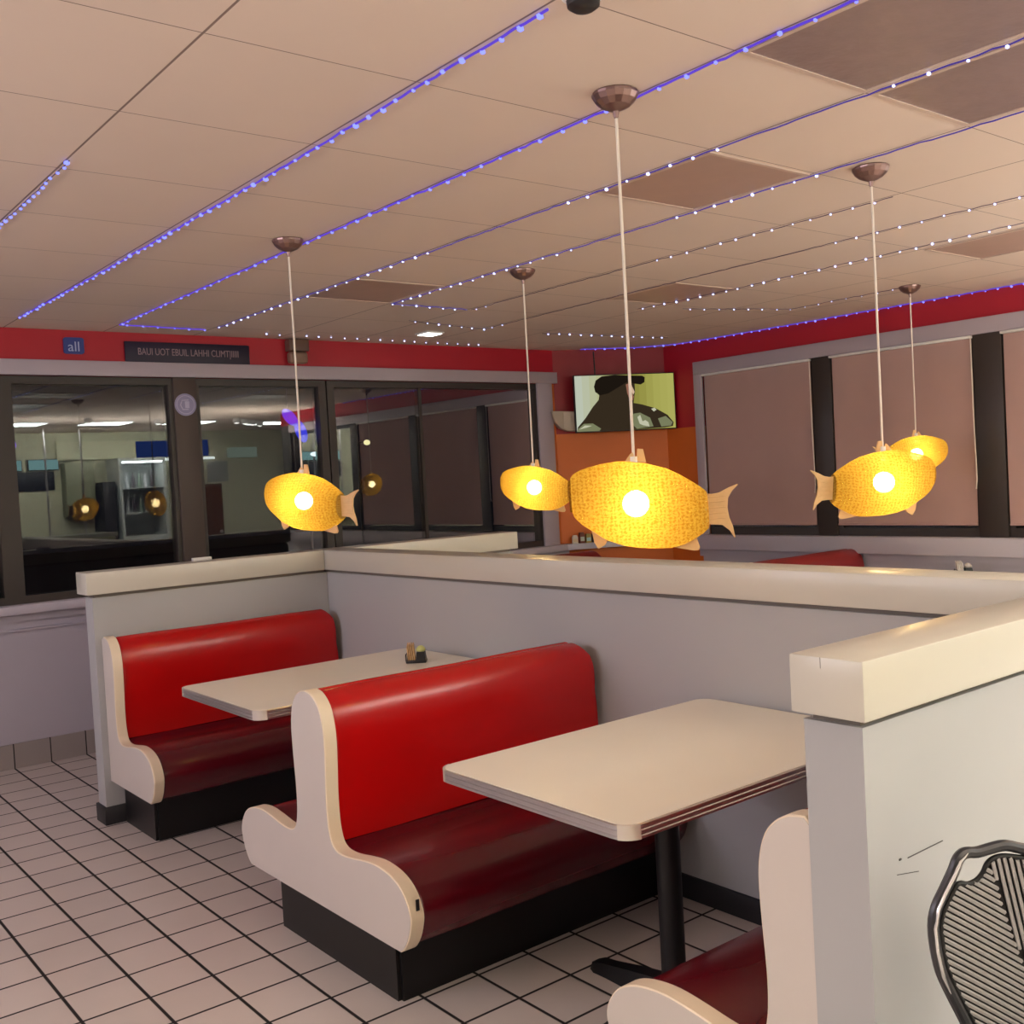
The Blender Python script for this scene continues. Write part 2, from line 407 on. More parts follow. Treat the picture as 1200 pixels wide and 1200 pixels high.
# ------------------------------------------------------------------ booth benches
PANEL = [(0, .896), (.035, .890), (.066, .872), (.09, .843), (.104, .80), (.109, .75), (.106, .67), (.100, .58), (.100, .52), (.106, .47),
         (.122, .43), (.150, .412), (.19, .408), (.24, .412), (.30, .421), (.37, .428), (.43, .424), (.48, .412), (.52, .390), (.547, .358),
         (.560, .325), (.556, .295), (.540, .255), (.515, .222), (.495, .208)]
BACK = [(.002, .42), (.002, .884), (.012, .893), (.03, .892), (.056, .880), (.080, .852), (.094, .81), (.099, .75), (.096, .67), (.090, .58),
        (.090, .52), (.096, .47), (.106, .424)]
SEAT = [(.004, .215), (.004, .395), (.06, .425), (.115, .420), (.16, .408), (.22, .404), (.29, .412), (.37, .420), (.43, .416), (.475, .404),
        (.512, .384), (.538, .354), (.549, .323), (.545, .293), (.530, .255), (.506, .222), (.492, .212)]
def smooth2(p, k=3, closed=False):
    out = []; n = len(p)
    for i in range(n - 1):
        a, b, c, d = p[max(i - 1, 0)], p[i], p[i + 1], p[min(i + 2, n - 1)]
        for q in range(k):
            t = q / k
            out.append(tuple(.5 * (2 * b[u] + (c[u] - a[u]) * t + (2 * a[u] - 5 * b[u] + 4 * c[u] - d[u]) * t * t + (3 * b[u] - a[u] - 3 * c[u] + d[u]) * t ** 3) for u in (0, 1)))
    return out + [p[-1]]
PANEL = smooth2(PANEL); BACK = [BACK[0]] + smooth2(BACK[1:]); SEAT = [SEAT[0]] + smooth2(SEAT[1:])
def loft_x(prof, x0, x1, sgn, y0, ins0, ins1, slant=False):
    """loft a profile along x with softened ends"""
    ca = sum(p[0] for p in prof) / len(prof); cb = sum(p[1] for p in prof) / len(prof)
    def ring(x, ins):
        out = []
        for a, b in prof:
            da, db = a - ca, b - cb; L = math.hypot(da, db) or 1
            k = max(0, (L - ins) / L)
            out.append(Vector((x, y0 + sgn * (ca + da * k), cb + db * k)))
        return out
    rings = []
    for t, k in ((0, 1), (.3, .35), (1, 0)): rings.append(ring(x0 + ins0 * t, ins0 * k * .7))
    n = 6
    for i in range(1, n): rings.append(ring(x0 + ins0 + (x1 - ins1 - x0 - ins0) * i / n, -.0015 * math.sin(i * 1.7)))
    for t, k in ((0, 0), (.35, .12), (.7, .45), (1, 1)): rings.append(ring(x1 - ins1 + ins1 * t, ins1 * k * .8))
    if slant:                                                  # the wall end of a backrest slopes in towards its top
        for r in rings[-5:]:
            for v in r: v.x -= .05 * max(0, v.z - .45) + .5 * max(0, v.z - .845)
    return rings
def bench(label, x0, x1, yc, sides, back_lim=.0, panel=True, vb=None, vs=None):
    vb = vb or M_vinyl; vs = vs or M_seat_shaded
    """x0 = outer face of the end panel, sides = +1/-1 list of the y directions one sits facing"""
    e = empty('booth_bench', (x0, yc, 0), 0, label, 'booth bench', 'red vinyl booth benches')
    L = x1 - x0
    if panel:
        if len(sides) == 2:
            prof = [(d, z) for d, z in PANEL] + [(-d, z) for d, z in reversed(PANEL[1:])]
        else:
            s = sides[0]
            prof = [(s * d, z) for d, z in PANEL] + [(-s * back_lim, .208), (-s * back_lim, .885)]
        m = MB(); m.prism(prof, lambda a, b, t: Vector((t, a, b)), .0, .045)
        pn = m.build('end_panel', M_panel, e, smooth=30)
        # cream edge band wrapped on the rim of the panel
        def off(p, k):
            n = len(p); out = []
            for i in range(n):
                a = Vector(p[i - 1]); b = Vector(p[(i + 1) % n]); d = (b - a); d = Vector((d.y, -d.x)).normalized()
                out.append((p[i][0] + d.x * k, p[i][1] + d.y * k))
            return out
        sg = 1 if sum(prof[i][0] * prof[(i + 1) % len(prof)][1] - prof[(i + 1) % len(prof)][0] * prof[i][1] for i in range(len(prof))) > 0 else -1
        p1 = off(prof, sg * .0035)
        m = MB(); n = len(prof)
        for i in range(n):
            j = (i + 1) % n
            if prof[i][1] < .2085 and prof[j][1] < .2085: continue
            a0, b0, a1, b1 = prof[i], prof[j], p1[i], p1[j]
            f = lambda q, t: (t, q[0], q[1])
            q = [m.bm.verts.new(f(a0, .001)), m.bm.verts.new(f(a1, .003)), m.bm.verts.new(f(a1, .045)), m.bm.verts.new(f(a0, .046))]
            r = [m.bm.verts.new(f(b0, .001)), m.bm.verts.new(f(b1, .003)), m.bm.verts.new(f(b1, .045)), m.bm.verts.new(f(b0, .046))]
            for k in range(3): m.bm.faces.new((q[k], r[k], r[k + 1], q[k + 1]))
        bmesh.ops.remove_doubles(m.bm, verts=m.bm.verts[:], dist=.00005)
        b = m.build('edge_band', M_edge, pn, smooth=50)
        b['label'] = 'cream edge band'
    for s in sides:
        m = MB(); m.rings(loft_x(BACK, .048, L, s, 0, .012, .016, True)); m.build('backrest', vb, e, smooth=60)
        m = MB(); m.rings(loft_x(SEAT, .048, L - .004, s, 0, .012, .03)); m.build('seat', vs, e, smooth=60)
    ya = -.39 if -1 in sides else -back_lim + .004
    yb = .39 if 1 in sides else back_lim - .004
    if len(sides) == 1 and sides[0] == 1: ya = -back_lim + .002
    m = MB()
    f = .028 if len(sides) == 1 else .0
    m.rings([[Vector((.055, ya, 0)), Vector((L - .01, ya, 0)), Vector((L - .01, yb, 0)), Vector((.055, yb, 0))],
             [Vector((.055, ya, .21)), Vector((L - .01, ya, .21)), Vector((L - .01, yb, .21)), Vector((.055, yb, .21))]])
    bmesh.ops.bevel(m.bm, geom=[ed for ed in m.bm.edges if abs(ed.verts[0].co.z - ed.verts[1].co.z) > .1], offset=.012, segments=2, affect='EDGES')
    m.build('plinth', M_base, e)
    if panel and len(sides) == 2 and x0 < 3:
        m = MB(); m.box(.020, .030, -.5655, -.562, .34, .372); m.build('edge_chip', M_black, e, smooth=0)['label'] = 'dark chip in the edge band'
    return e
bench('double-sided red vinyl booth bench with white end panel between the two tables', 1.54, 2.738, 3.05, (-1, 1))
bench('red vinyl booth bench with white end panel against the far low partition', 1.54, 2.738, 5.07, (-1,), .028)
bench('red vinyl booth bench seen from its end beside the near partition, lower edge of photo', 1.576, 2.738, 1.17, (1,), .011)
bench('red bench top standing out against the pale wall under the shaded windows', 5.45, 6.66, 4.40, (-1, 1), vb=M_dull)
bench('dull red bench top against the front wall below the corner screen', 5.42, 6.02, 6.44, (-1,), .06, vb=M_dull)

# ------------------------------------------------------------------ tables
def table(label, x0, x1, y0, y1, group, colx=None):
    xc, yc = (x0 + x1) / 2, (y0 + y1) / 2
    e = empty('dining_table', (xc, yc, 0), 0, label, 'table', group)
    hx, hy = (x1 - x0) / 2, (y1 - y0) / 2
    def rr(r, k=0):
        out = []
        for cx, cy, a0 in ((hx - r, hy - r, 0), (-hx + r, hy - r, 90), (-hx + r, -hy + r, 180), (hx - r, -hy + r, 270)):
            for i in range(7):
                a = math.radians(a0 + i * 15); out.append((cx + (r + k) * math.cos(a), cy + (r + k) * math.sin(a)))
        return out
    m = MB(); p = rr(.05, -.002)
    m.prism(p, lambda a, b, t: Vector((a, b, t)), .716, .750); m.build('tabletop', M_table, e)
    # ribbed metal edge band
    m = MB()
    prof = [(-.0021, .7145), (.003, .7145), (.003, .7205), (.0008, .7225), (.0008, .7245), (.003, .7265), (.003, .7335), (.0008, .7355), (.0008, .7375), (.003, .7395), (.003, .7465), (-.0021, .7485)]
    rings = [[Vector((a, b, z)) for a, b in rr(.05, k)] for k, z in prof]
    m.rings(rings, cap=False); m.build('edge_band', M_alu, e, smooth=20)['label'] = 'ribbed metal edge band'
    for sy in (1, -1):
        m = MB()
        cx, cy = -hx + .05, sy * (hy - .05)
        pts = []
        for i in range(6):
            a = math.radians(180 - sy * (20 + i * 12)); pts.append((cx, cy, a))
        for r0, zz in ((.0535, .7142), ):
            ring = lambda rad: [(cx + rad * math.cos(a), cy + rad * math.sin(a)) for _, _, a in pts]
            o_, i_ = ring(.0548), ring(.0485)
            m.prism(o_ + i_[::-1], lambda a, b, t: Vector((a, b, t)), .714, .7492)
        m.build('corner_clip', mat('pale corner clip', rgb(214, 206, 196), .35, metal=.4), e)
    m = MB(); m.box(-.24, .24, -.2, .2, .700, .716, .003); m.build('mounting_plate', M_under, e)
    cx = (colx - xc) if colx else 0
    m = MB(); m.lathe([(.036, .05), (.036, .68), (.05, .70)], (cx, .03, 0), 20); m.build('column', M_black, e)
    m = MB()
    for k in range(4):
        a = k * PI / 2
        d = Vector((math.cos(a), math.sin(a), 0)); q = Vector((-d.y, d.x, 0)); o = Vector((cx, .03, 0))
        rings = []
        for t, w, h in ((.0, .045, .075), (.12, .04, .06), (.26, .034, .036), (.31, .036, .03), (.335, .025, .02)):
            rings.append([o + d * t + q * w, o + d * t + q * w * .6 + Vector((0, 0, h)), o + d * t - q * w * .6 + Vector((0, 0, h)), o + d * t - q * w])
        m.rings(rings)
    m.lathe([(.05, .0), (.055, .05), (.04, .085)], (cx, .03, 0), 16)
    m.build('cross_base', M_black, e)
    return e
table('cream dining table with ribbed metal edge in the nearest booth', 1.618, 2.735, 1.678, 2.425, 'booth tables', 2.165)
table('cream dining table in the far booth holding a small condiment caddy', 1.595, 2.735, 3.545, 4.285, 'booth tables', 2.165)
table('table by the shaded windows mostly hidden behind the long partition', 5.48, 6.64, 3.12, 3.86, 'booth tables')

# condiment caddies
def caddy(label, loc, rz, pc=rgb(214, 176, 126), lc=rgb(206, 210, 130)):
    e = empty('condiment_caddy', loc, rz, label, 'condiment caddy', 'condiment caddies on the tables')
    m = MB(); m.box(-.045, .045, -.03, .03, 0, .012, .003)
    m.rings([[Vector((x, y, 0.012)) for x, y in ((.0, -.028), (.043, -.028), (.043, .028), (.0, .028))],
             [Vector((x, y, 0.048)) for x, y in ((.004, -.024), (.038, -.024), (.038, .024), (.004, .024))]])
    m.tube([(-.043, -.028, .01), (-.043, -.028, .04), (-.043, .028, .04), (-.043, .028, .01)], .003, 6)
    m.build('holder', M_black, e)
    m = MB()
    for k in range(4):
        m.rings([[Vector((-.036 + k * .009, -.02, .013)), Vector((-.031 + k * .009, -.02, .013)), Vector((-.031 + k * .009, .02, .013)), Vector((-.036 + k * .009, .02, .013))],
                 [Vector((-.040 + k * .0085, -.02, .07 + .006 * (k % 2))), Vector((-.036 + k * .0085, -.02, .07 + .006 * (k % 2))), Vector((-.036 + k * .0085, .022, .086)), Vector((-.040 + k * .0085, .022, .086))]])
    m.build('sugar_packets', mat('paper packets %d' % len(MATS), pc, .7, noise=.3, nscale=60), e)
    m = MB(); m.lathe([(.016, .048), (.021, .052), (.021, .060), (.013, .070), (.004, .074)], (.021, 0, 0), 16); m.build('lid', mat('jar lid %d' % len(MATS), lc, .3), e)
    return e
caddy('small black condiment caddy with tan packets on the far booth table', (2.525, 3.90, .75), -.7)
c2 = caddy('small black condiment caddy with white packets showing above the long partition at right', (6.40, 3.43, .75), -.8, rgb(226, 220, 214), rgb(170, 166, 164))
c2.scale = (1.15, 1.15, 1.2)

# ------------------------------------------------------------------ fish pendant lamps
def fish_mesh():
    # x along the body (snout at -x), top and bottom of the section
    st = [(-.176, .068, -.002), (-.176, .084, -.018), (-.168, .094, -.032), (-.150, .103, -.050), (-.125, .110, -.068), (-.088, .117, -.095), (-.045, .121, -.113),
          (0, .118, -.123), (.048, .106, -.128), (.09, .092, -.129), (.125, .073, -.122), (.155, .053, -.109), (.18, .035, -.094), (.194, .022, -.082)]
    rings = []
    for x, t, b in st:
        r = []; hz = (t - b) / 2; zc = (t + b) / 2; hy = hz * .78
        for k in range(28):
            a = 2 * PI * k / 28
            pw = lambda v, e: math.copysign(abs(v) ** e, v)
            r.append(Vector((x, hy * pw(math.sin(a), .92), zc + hz * pw(math.cos(a), .92))))
        rings.append(r)
    return rings
def fish_lamp(name_label, cx, cy, zc, yaw, tilt, scale=1.0, proto=None):
    e = empty('fish_pendant_lamp', (cx, cy, CZ), 0, name_label, 'pendant lamp', 'fish-shaped pendant lamps')
    top = zc + .119 * scale - CZ
    # canopy: shallow cone, segmented
    m = MB(); n = 16
    m.lathe([(.061, 0), (.065, -.004), (.064, -.010), (.056, -.024), (.040, -.038), (.020, -.047), (.009, -.051), (.006, -.068), (.003, -.071)], (0, 0, 0), n)
    m.build('canopy', M_bronze, e, smooth=10)
    m = MB(); m.tube([(0, 0, -.07), (.001, 0, top * .5), (0, 0, top + .012)], .0042, 8); m.build('cord', M_cord, e)
    M = Matrix.Translation((0, 0, zc - CZ)) @ Matrix.Rotation(yaw, 4, 'Z') @ Matrix.Rotation(tilt, 4, 'Y') @ Matrix.Scale(scale, 4)
    def put(o, par=e):
        o.matrix_local = M; return o
    m = MB(); R = fish_mesh(); m.rings(R, cap=False)
    m.bm.faces.new([m.bm.verts.new(p + Vector((.006, 0, 0))) for p in R[0]])
    sh = put(m.build('shade', M_fish, e, smooth=70))
    # mouth: rolled rim round the snout
    def child(mb, name, mt, lab=None):
        o = mb.build(name, mt, sh, smooth=40)
        if lab: o['label'] = lab
        return o
    m = MB(); ring = []
    for k in range(25):
        a = 2 * PI * k / 24; ring.append((-.178, .030 * math.sin(a), .033 + .040 * math.cos(a)))
    m.tube(ring, .0055, 6, cap=False); child(m, 'mouth_rim', M_fish)
    th = .004
    def fin(pts, name, lab=None, mt=M_wood):
        mm = MB(); mm.prism(pts, lambda a, b, t: Vector((a, t, b)), -th, th); return child(mm, name, mt, lab)
    tail = [(.194 + (a - .194) * .86, b * (.92 - 2.2 * (a - .194)) - .028) for a, b in [(.194, -.046), (.215, -.050), (.240, -.058), (.262, -.083), (.274, -.112), (.277, -.112), (.272, -.070), (.262, -.035), (.258, .0), (.262, .035), (.276, .062), (.296, .088), (.293, .090), (.262, .070), (.235, .052), (.212, .046), (.194, .046)]]
    mm = MB(); n = len(tail)
    mm.prism(tail, lambda a, b, t: Vector((a, t, b)), -th, th)
    for q in (-.033, -.016, .002, .02, .036):
        mm.tube([(.196, 0, q * .9 - .028), (.222, 0, q * .85 - .028), (.245, 0, q * .92 - .028)], .0052, 5)
    child(mm, 'tail_fin', M_wood, 'pale ribbed tail fin')
    fin([(-.028, .112), (-.012, .119), (.004, .118), (.004, .136), (.0, .143), (-.006, .139)], 'dorsal_fin')
    fin([(.010, .115), (.036, .112), (.030, .150), (.014, .152)], 'dorsal_fin')
    fin([(-.128, -.062), (-.085, -.094), (-.092, -.108), (-.112, -.118), (-.122, -.100)], 'belly_fin')
    fin([(.090, -.126), (.160, -.104), (.168, -.132), (.162, -.140), (.150, -.140)], 'belly_fin')
    m = MB(); m.sphere((-.0, 0, .0), .037, 3)
    b = m.build('bulb', M_bulb, e); b.location = (0, 0, zc - CZ)
    m = MB(); m.tube([(0, 0, top + .012), (0, 0, zc - CZ + .075)], .011, 10); m.build('bulb_socket', M_white, e)
    return e
# yaw: the tail points along +x of the fish; head is -x
fish_lamp('largest woven yellow fish lamp in the middle, facing left over the nearest table', 2.08, 2.055, 1.455, math.radians(-43), math.radians(-1))
fish_lamp('yellow fish lamp at left over the far booth table with the caddy', 2.06, 3.975, 1.495, math.radians(-66), math.radians(0))
fish_lamp('yellow fish lamp tucked behind the head of the largest one', 3.40, 4.07, 1.487, math.radians(-55), math.radians(0), .93)
fish_lamp('yellow fish lamp at right with its tail at left, in front of another', 3.41, 2.115, 1.455, math.radians(146), math.radians(-5), .98)
fish_lamp('yellow fish lamp by the shaded windows, half hidden with its snout out at right', 6.00, 3.49, 1.547, math.radians(145), math.radians(-6), 1.0)

# ------------------------------------------------------------------ string lights under the ceiling
bulb_mesh = {}
for nm, mt in (('b', M_led), ('w', M_ledw)):
    t = bmesh.new(); bmesh.ops.create_icosphere(t, subdivisions=1, radius=1)
    me = bpy.data.meshes.new('led_bulb_' + nm); t.to_mesh(me); t.free(); me.materials.append(mt)
    me.polygons.foreach_set('use_smooth', [True] * len(me.polygons)); bulb_mesh[nm] = me
def string(label, pts, spacing, kind, r=.0085, rope=False, z=CZ - .007, skip=None, wire=True):
    P = [Vector((x, y, 0)) for x, y in pts]
    e = empty('string_lights', (P[0].x, P[0].y, z), 0, label, 'string lights', 'blue string lights along the ceiling')
    dense = []; L = 0
    for a, b in zip(P[:-1], P[1:]):
        n = max(2, int((b - a).length / .04))
        for i in range(n): dense.append(a.lerp(b, i / n))
    dense.append(P[-1])
    rnd = random.Random(len(label))
    path = [d - P[0] + Vector((rnd.uniform(-.0018, .0018), rnd.uniform(-.0018, .0018), rnd.uniform(-.002, .002))) for d in dense]
    if wire:
        m = MB(); m.tube(path, .0036 if rope is True else .0024 if rope else .0018, 6); m.build('rope_light' if rope else 'wire', M_rope if rope is True else M_rope2 if rope else M_wire, e, smooth=60)
    acc = spacing * .5; k = 0
    for a, b in zip(path[:-1], path[1:]):
        l = (b - a).length
        while acc < l and k < 99:
            p = a.lerp(b, acc / l); acc += spacing; k += 1
            w = p + P[0]
            if skip and skip(w.x, w.y): continue
            o = bpy.data.objects.new('led_bulb', bulb_mesh[kind]); COL.objects.link(o)
            o.parent = e; o.location = p + Vector((rnd.uniform(-.006, .006), rnd.uniform(-.006, .006), -.004))
            s = r * .74 * rnd.uniform(.7, 1.2); o.scale = (s * 1.3, s, s)
        acc -= l
    return e
string('blue string lights cut by the left edge of the photo near the ceiling', [(1.0, 5.2), (1.0, 3.30)], .06, 'b', .009)
string('violet blue rope of string lights from the left wall up to the smoke detector', [(1.555, 6.23), (1.582, 4.6), (1.586, 3.0), (1.575, 1.75)], .075, 'b', .0095, True)
string('blue string lights passing under the near fish lamp canopies', [(2.141, .6), (2.141, 3.0), (2.13, 6.30), (2.68, 6.34)], .10, 'b', .008, True)
string('blue string lights crossing the ceiling just right of the largest lamp cord', [(2.714, .6), (2.714, 3.4), (2.714, 6.25)], .105, 'w', .0075, 2, skip=lambda x, y: 3.0 < y < 3.9 or 1.6 < y < 2.2)
string('string lights running past the corner of the dark square ceiling panel', [(3.287, .6), (3.287, 5.12), (3.83, 5.13)], .095, 'w', .0075, 2, skip=lambda x, y: 1.2 < y < 2.2 or 3.0 < y < 3.5)
string('faint string lights just beyond the canopy of the second fish lamp row', [(3.86, 5.13), (3.86, 2.3)], .10, 'w', .006, False, skip=lambda x, y: 3.6 < y < 4.9)
string('string lights with a loose end beside the small lit ceiling light', [(3.73, 5.62), (4.44, 5.76), (4.40, 4.0), (4.37, 2.0)], .11, 'w', .0075, False, skip=lambda x, y: 3.0 < y < 5.5)
string('dotted white string lights halfway to the shaded windows', [(4.90, 4.75), (4.93, 4.0), (4.86, 1.7)], .095, 'w', .008)
string('short dotted string lights next to the farthest lamp canopy', [(5.2, 4.62), (5.98, 4.35), (5.97, 3.5)], .11, 'w', .006)
string('dotted lights along the ceiling edge over the front windows', [(3.06, 6.38), (4.95, 6.45)], .10, 'w', .008, wire=False)
string('row of white dots ending before the corner screen', [(5.0, 5.80), (6.2, 5.68)], .10, 'w', .008)
string('violet string lights around the ceiling edge over the screen and shades', [(5.98, 6.46), (6.42, 6.23), (6.62, 5.95), (6.655, 5.2), (6.655, 1.9)], .085, 'b', .0095, True)

# ------------------------------------------------------------------ ceiling fittings
def lens(label, x0, x1, y0, y1, mt=None):
    c = ((x0 + x1) / 2, (y0 + y1) / 2, CZ)
    e = empty('ceiling_panel', c, 0, label, 'ceiling panel', 'dark unlit ceiling panels')
    hx, hy = (x1 - x0) / 2, (y1 - y0) / 2; w = .016
    m = MB(); m.box(-hx, hx, -hy, -hy + w, -.006, 0); m.box(-hx, hx, hy - w, hy, -.006, 0); m.box(-hx, -hx + w, -hy + w, hy - w, -.006, 0); m.box(hx - w, hx, -hy + w, hy - w, -.006, 0)
    m.build('panel_frame', M_tbar, e, smooth=0)
    m = MB(); m.box(-hx + w, hx - w, -hy + w, hy - w, -.003, 0); m.build('lens_sheet', mt or M_lens, e, smooth=0)
lens('large dark brown ceiling panel at the top edge, left of the pair', 2.155, 2.70, .55, 1.685)
lens('dark brown ceiling panel at the top right edge, right of the pair', 2.73, 3.27, .55, 1.685)
lens('faint brown square ceiling panel beside the largest lamp cord', 2.73, 3.275, 2.275, 2.83, M_lens2)
lens('brown ceiling panel at right under the dotted lights', 5.02, 5.57, 2.275, 2.83, M_lens2)
lens('dim ceiling panel beyond the small fish lamp canopy', 4.44, 4.99, 3.99, 4.55, M_lens2)
lens('dim ceiling panel above the left fish lamp', 2.73, 3.275, 4.57, 5.12, M_lens2)

e = empty('smoke_detector', (1.590, 1.652, CZ), 0, 'round dark smoke detector with white ring at the top edge', 'smoke detector')
m = MB(); m.lathe([(.048, 0), (.048, -.012), (.040, -.02), (.036, -.022)], n=28); m.build('base_ring', M_white, e)
m = MB(); m.lathe([(.037, -.02), (.035, -.034), (.024, -.042), (.008, -.044)], n=28); m.build('sensor_cover', M_dark, e)
e = empty('ceiling_light', (4.19, 6.06, CZ), 0, 'small square lit ceiling light near the front wall', 'ceiling light')
m = MB(); m.box(-.075, .075, -.075, .075, -.012, 0, .003); m.build('light_frame', M_white, e)
m = MB(); m.box(-.06, .06, -.06, .06, -.016, -.010); m.build('diffuser', emis('small diffuser', (1, .93, .85, 1), 9), e, smooth=0)

# ------------------------------------------------------------------ things on the front wall
e = empty('wall_sign', (2.675, YF, 2.462), 0, 'long dark sign with faint pale letters on the red band', 'sign')
m = MB(); m.box(-.415, .415, -.018, 0, -.064, .064, .003); m.build('sign_board', mat('dark navy sign board', rgb(34, 24, 48), .5), e)
text('sign_lettering', 'BAUI UOT EBUIL LAHHI CLIMT|IIIII', .062, (0, -.0192, 0), (PI / 2, 0, 0), mat('pale sign letters', rgb(150, 124, 130), .5), e, sx=.72)
e = empty('wall_badge', (1.955, YF, 2.487), 0, 'small rounded blue badge with white strokes on the red band', 'badge')
m = MB(); prof = []
for cx, cz, a0 in ((.042, .036, 0), (-.042, .036, 90), (-.042, -.036, 180), (.042, -.036, 270)):
    for i in range(6):
        a = math.radians(a0 + 18 * i); prof.append((cx + .018 * math.cos(a), cz + .014 * math.sin(a)))
m.prism(prof, lambda a, b, t: Vector((a, t, b)), -.012, 0); m.build('badge_plate', mat('blue badge', rgb(40, 56, 128), .4), e)
text('badge_lettering', 'all', .085, (0, -.0128, -.008), (PI / 2, 0, 0), mat('pale badge strokes', rgb(170, 180, 215), .5), e)
e = empty('wall_speaker', (3.437, YF, 2.41), 0, 'small brown two-tone box on the red band beside the lamp cord', 'speaker')
m = MB(); m.box(-.075, .075, -.075, 0, .085, .165, .006); m.build('speaker_top', mat('brown speaker top', rgb(104, 76, 64), .5), e)
m = MB(); m.box(-.068, .068, -.07, 0, 0, .082, .02, 4); m.build('speaker_body', mat('tan speaker body', rgb(134, 104, 86), .5), e)
e = empty('round_sticker', (2.623, YF - .02, 2.128), 0, 'round pale lavender sticker with an emblem on the brown window post', 'sticker')
m = MB(); 
m.rings([[Vector((.072 * math.cos(a), t, .072 * math.sin(a))) for a in [2 * PI * k / 32 for k in range(32)]] for t in (-.003, 0)])
m.build('sticker_disc', mat('lavender sticker', rgb(150, 146, 178), .5), e)
m = MB()
for r in (.058, ):
    m.tube([(r * math.cos(2 * PI * k / 32), -.0035, r * math.sin(2 * PI * k / 32)) for k in range(33)], .002, 5, cap=False)
m.tube([(.02, -.0035, .03), (-.022, -.0035, .028), (-.034, -.0035, -.002), (-.02, -.0035, -.03), (.018, -.0035, -.03)], .004, 6)
m.box(-.004, .024, -.0055, -.003, -.022, .022, .002)
m.build('emblem', mat('pale emblem', rgb(186, 182, 206), .5), e)
m = MB(); m.box(-.05, .05, -.012, .012, 0, .016, .002)
o = m.build('white_card', M_white); o.location = (2.105, 5.222, 1.205)
tag(o, 'small white folded card lying on the cap of the far low partition', 'card')

# speaker in the corner, sill bits, screen
d = (CH1 - CH0).normalized(); ang = math.atan2(d.y, d.x)
p = chpt(.055, .0, 1.895)
e = empty('corner_speaker', p, ang, 'cream wedge-shaped speaker on the wall left of the screen', 'speaker')
m = MB(); prof = [(-.10, .175), (.105, .165), (.10, .0), (.03, .005), (-.035, .03), (-.08, .085), (-.10, .14)]
m.prism(prof, lambda a, b, t: Vector((a, t, b)), -.09, .0); m.build('cabinet', M_beige, e)
m = MB(); m.prism([(-.006, .16), (.098, .157), (.094, .008), (.03, .012), (-.01, .03)], lambda a, b, t: Vector((a, t, b)), -.095, -.09); m.build('grille', mat('pale grille', rgb(196, 180, 160), .6), e)

TVW, TVH = .875, .46
p = chpt(.575, .145, 1.886)
e = empty('television', p, math.radians(-25), 'flat screen showing a person in a dark cap, mounted across the corner', 'television')
m = MB(); w = TVW / 2
m.box(-w - .008, w + .008, 0, .035, -.008, TVH + .008, .004); m.build('television_body', M_dark, e)
m = MB(); m.box(-.06, .06, .03, .115, TVH * .4, TVH * .6); m.tube([(-.25, .02, TVH), (-.25, .03, TVH + .2)], .006, 6); m.build('mount_arm', M_black, e)
def uv(u, v, k): return Vector((-w + u * TVW, -.0006 * (k + 1), TVH * (1 - v)))
SM = [emis('screen pale teal', rgb(176, 184, 168), 1.0), emis('screen pale green', rgb(172, 172, 112), 1.0), emis('screen olive', rgb(150, 146, 74), 1.0), emis('screen yellow green', rgb(166, 164, 84), 1.0),
      emis('screen dark brown', rgb(52, 42, 30), 1.0), emis('screen black', rgb(28, 22, 16), 1.0), emis('screen skin', rgb(150, 104, 84), 1.0), emis('screen skin light', rgb(206, 176, 150), 1.0),
      emis('screen grey green', rgb(120, 124, 92), 1.0), emis('screen pale patch', rgb(190, 190, 164), 1.0)]
m = MB()
def shape(k, mi, pts):
    m.mi = mi; m.poly([uv(u, v, k) for u, v in pts])
keys = ((0, (186, 194, 180)), (.25, (176, 178, 136)), (.42, (150, 146, 80)), (.62, (142, 138, 64)), (.8, (164, 162, 84)), (1, (172, 170, 92)))
for i in range(14):
    t = (i + .5) / 14
    for (a, ca), (b, cb) in zip(keys[:-1], keys[1:]):
        if a <= t <= b: c = [x + (y - x) * (t - a) / (b - a) for x, y in zip(ca, cb)]
    SM.append(emis('screen backdrop %d' % i, rgb(*c), 1.0))
    shape(0, len(SM) - 1, [(i / 14, 0), ((i + 1) / 14, 0), ((i + 1) / 14, 1), (i / 14, 1)])
shape(1, 4, [(.0, 1.0), (.01, .92), (.09, .76), (.17, .56), (.23, .44), (.24, .34), (.20, .30), (.19, .20), (.21, .09), (.27, .02), (.40, .0), (.55, .02), (.60, .10), (.60, .30), (.585, .46), (.58, .52), (.66, .55), (.80, .63), (.92, .76), (.98, .90), (.97, .97), (.88, .99), (.52, 1.0)])
shape(2, 5, [(.20, .29), (.19, .20), (.21, .09), (.27, .02), (.40, .0), (.56, .02), (.68, .03), (.705, .06), (.70, .15), (.66, .19), (.60, .17), (.53, .13), (.46, .20), (.33, .33), (.24, .36)])
shape(3, 7, [(.535, .14), (.565, .18), (.595, .32), (.58, .37), (.56, .30), (.54, .22)])
shape(3, 6, [(.51, .18), (.535, .16), (.56, .31), (.585, .40), (.575, .47), (.54, .46), (.52, .34)])
shape(2, 8, [(.01, .95), (.07, .86), (.16, .86), (.24, .96), (.22, 1.0), (.0, 1.0)])
shape(3, 9, [(.02, .96), (.08, .89), (.15, .90), (.10, .93)])
shape(2, 8, [(.55, .72), (.64, .70), (.74, .80), (.77, .96), (.60, .99), (.55, .90)])
shape(3, 9, [(.61, .78), (.64, .74), (.66, .86), (.69, .84), (.72, .88), (.73, .96), (.66, .93), (.63, .90)])
shape(2, 8, [(.82, .82), (.90, .78), (.97, .90), (.95, .96), (.85, .97)])
shape(3, 9, [(.755, .64), (.79, .62), (.81, .66), (.78, .69)])
m.build('screen_picture', SM, e, smooth=0)

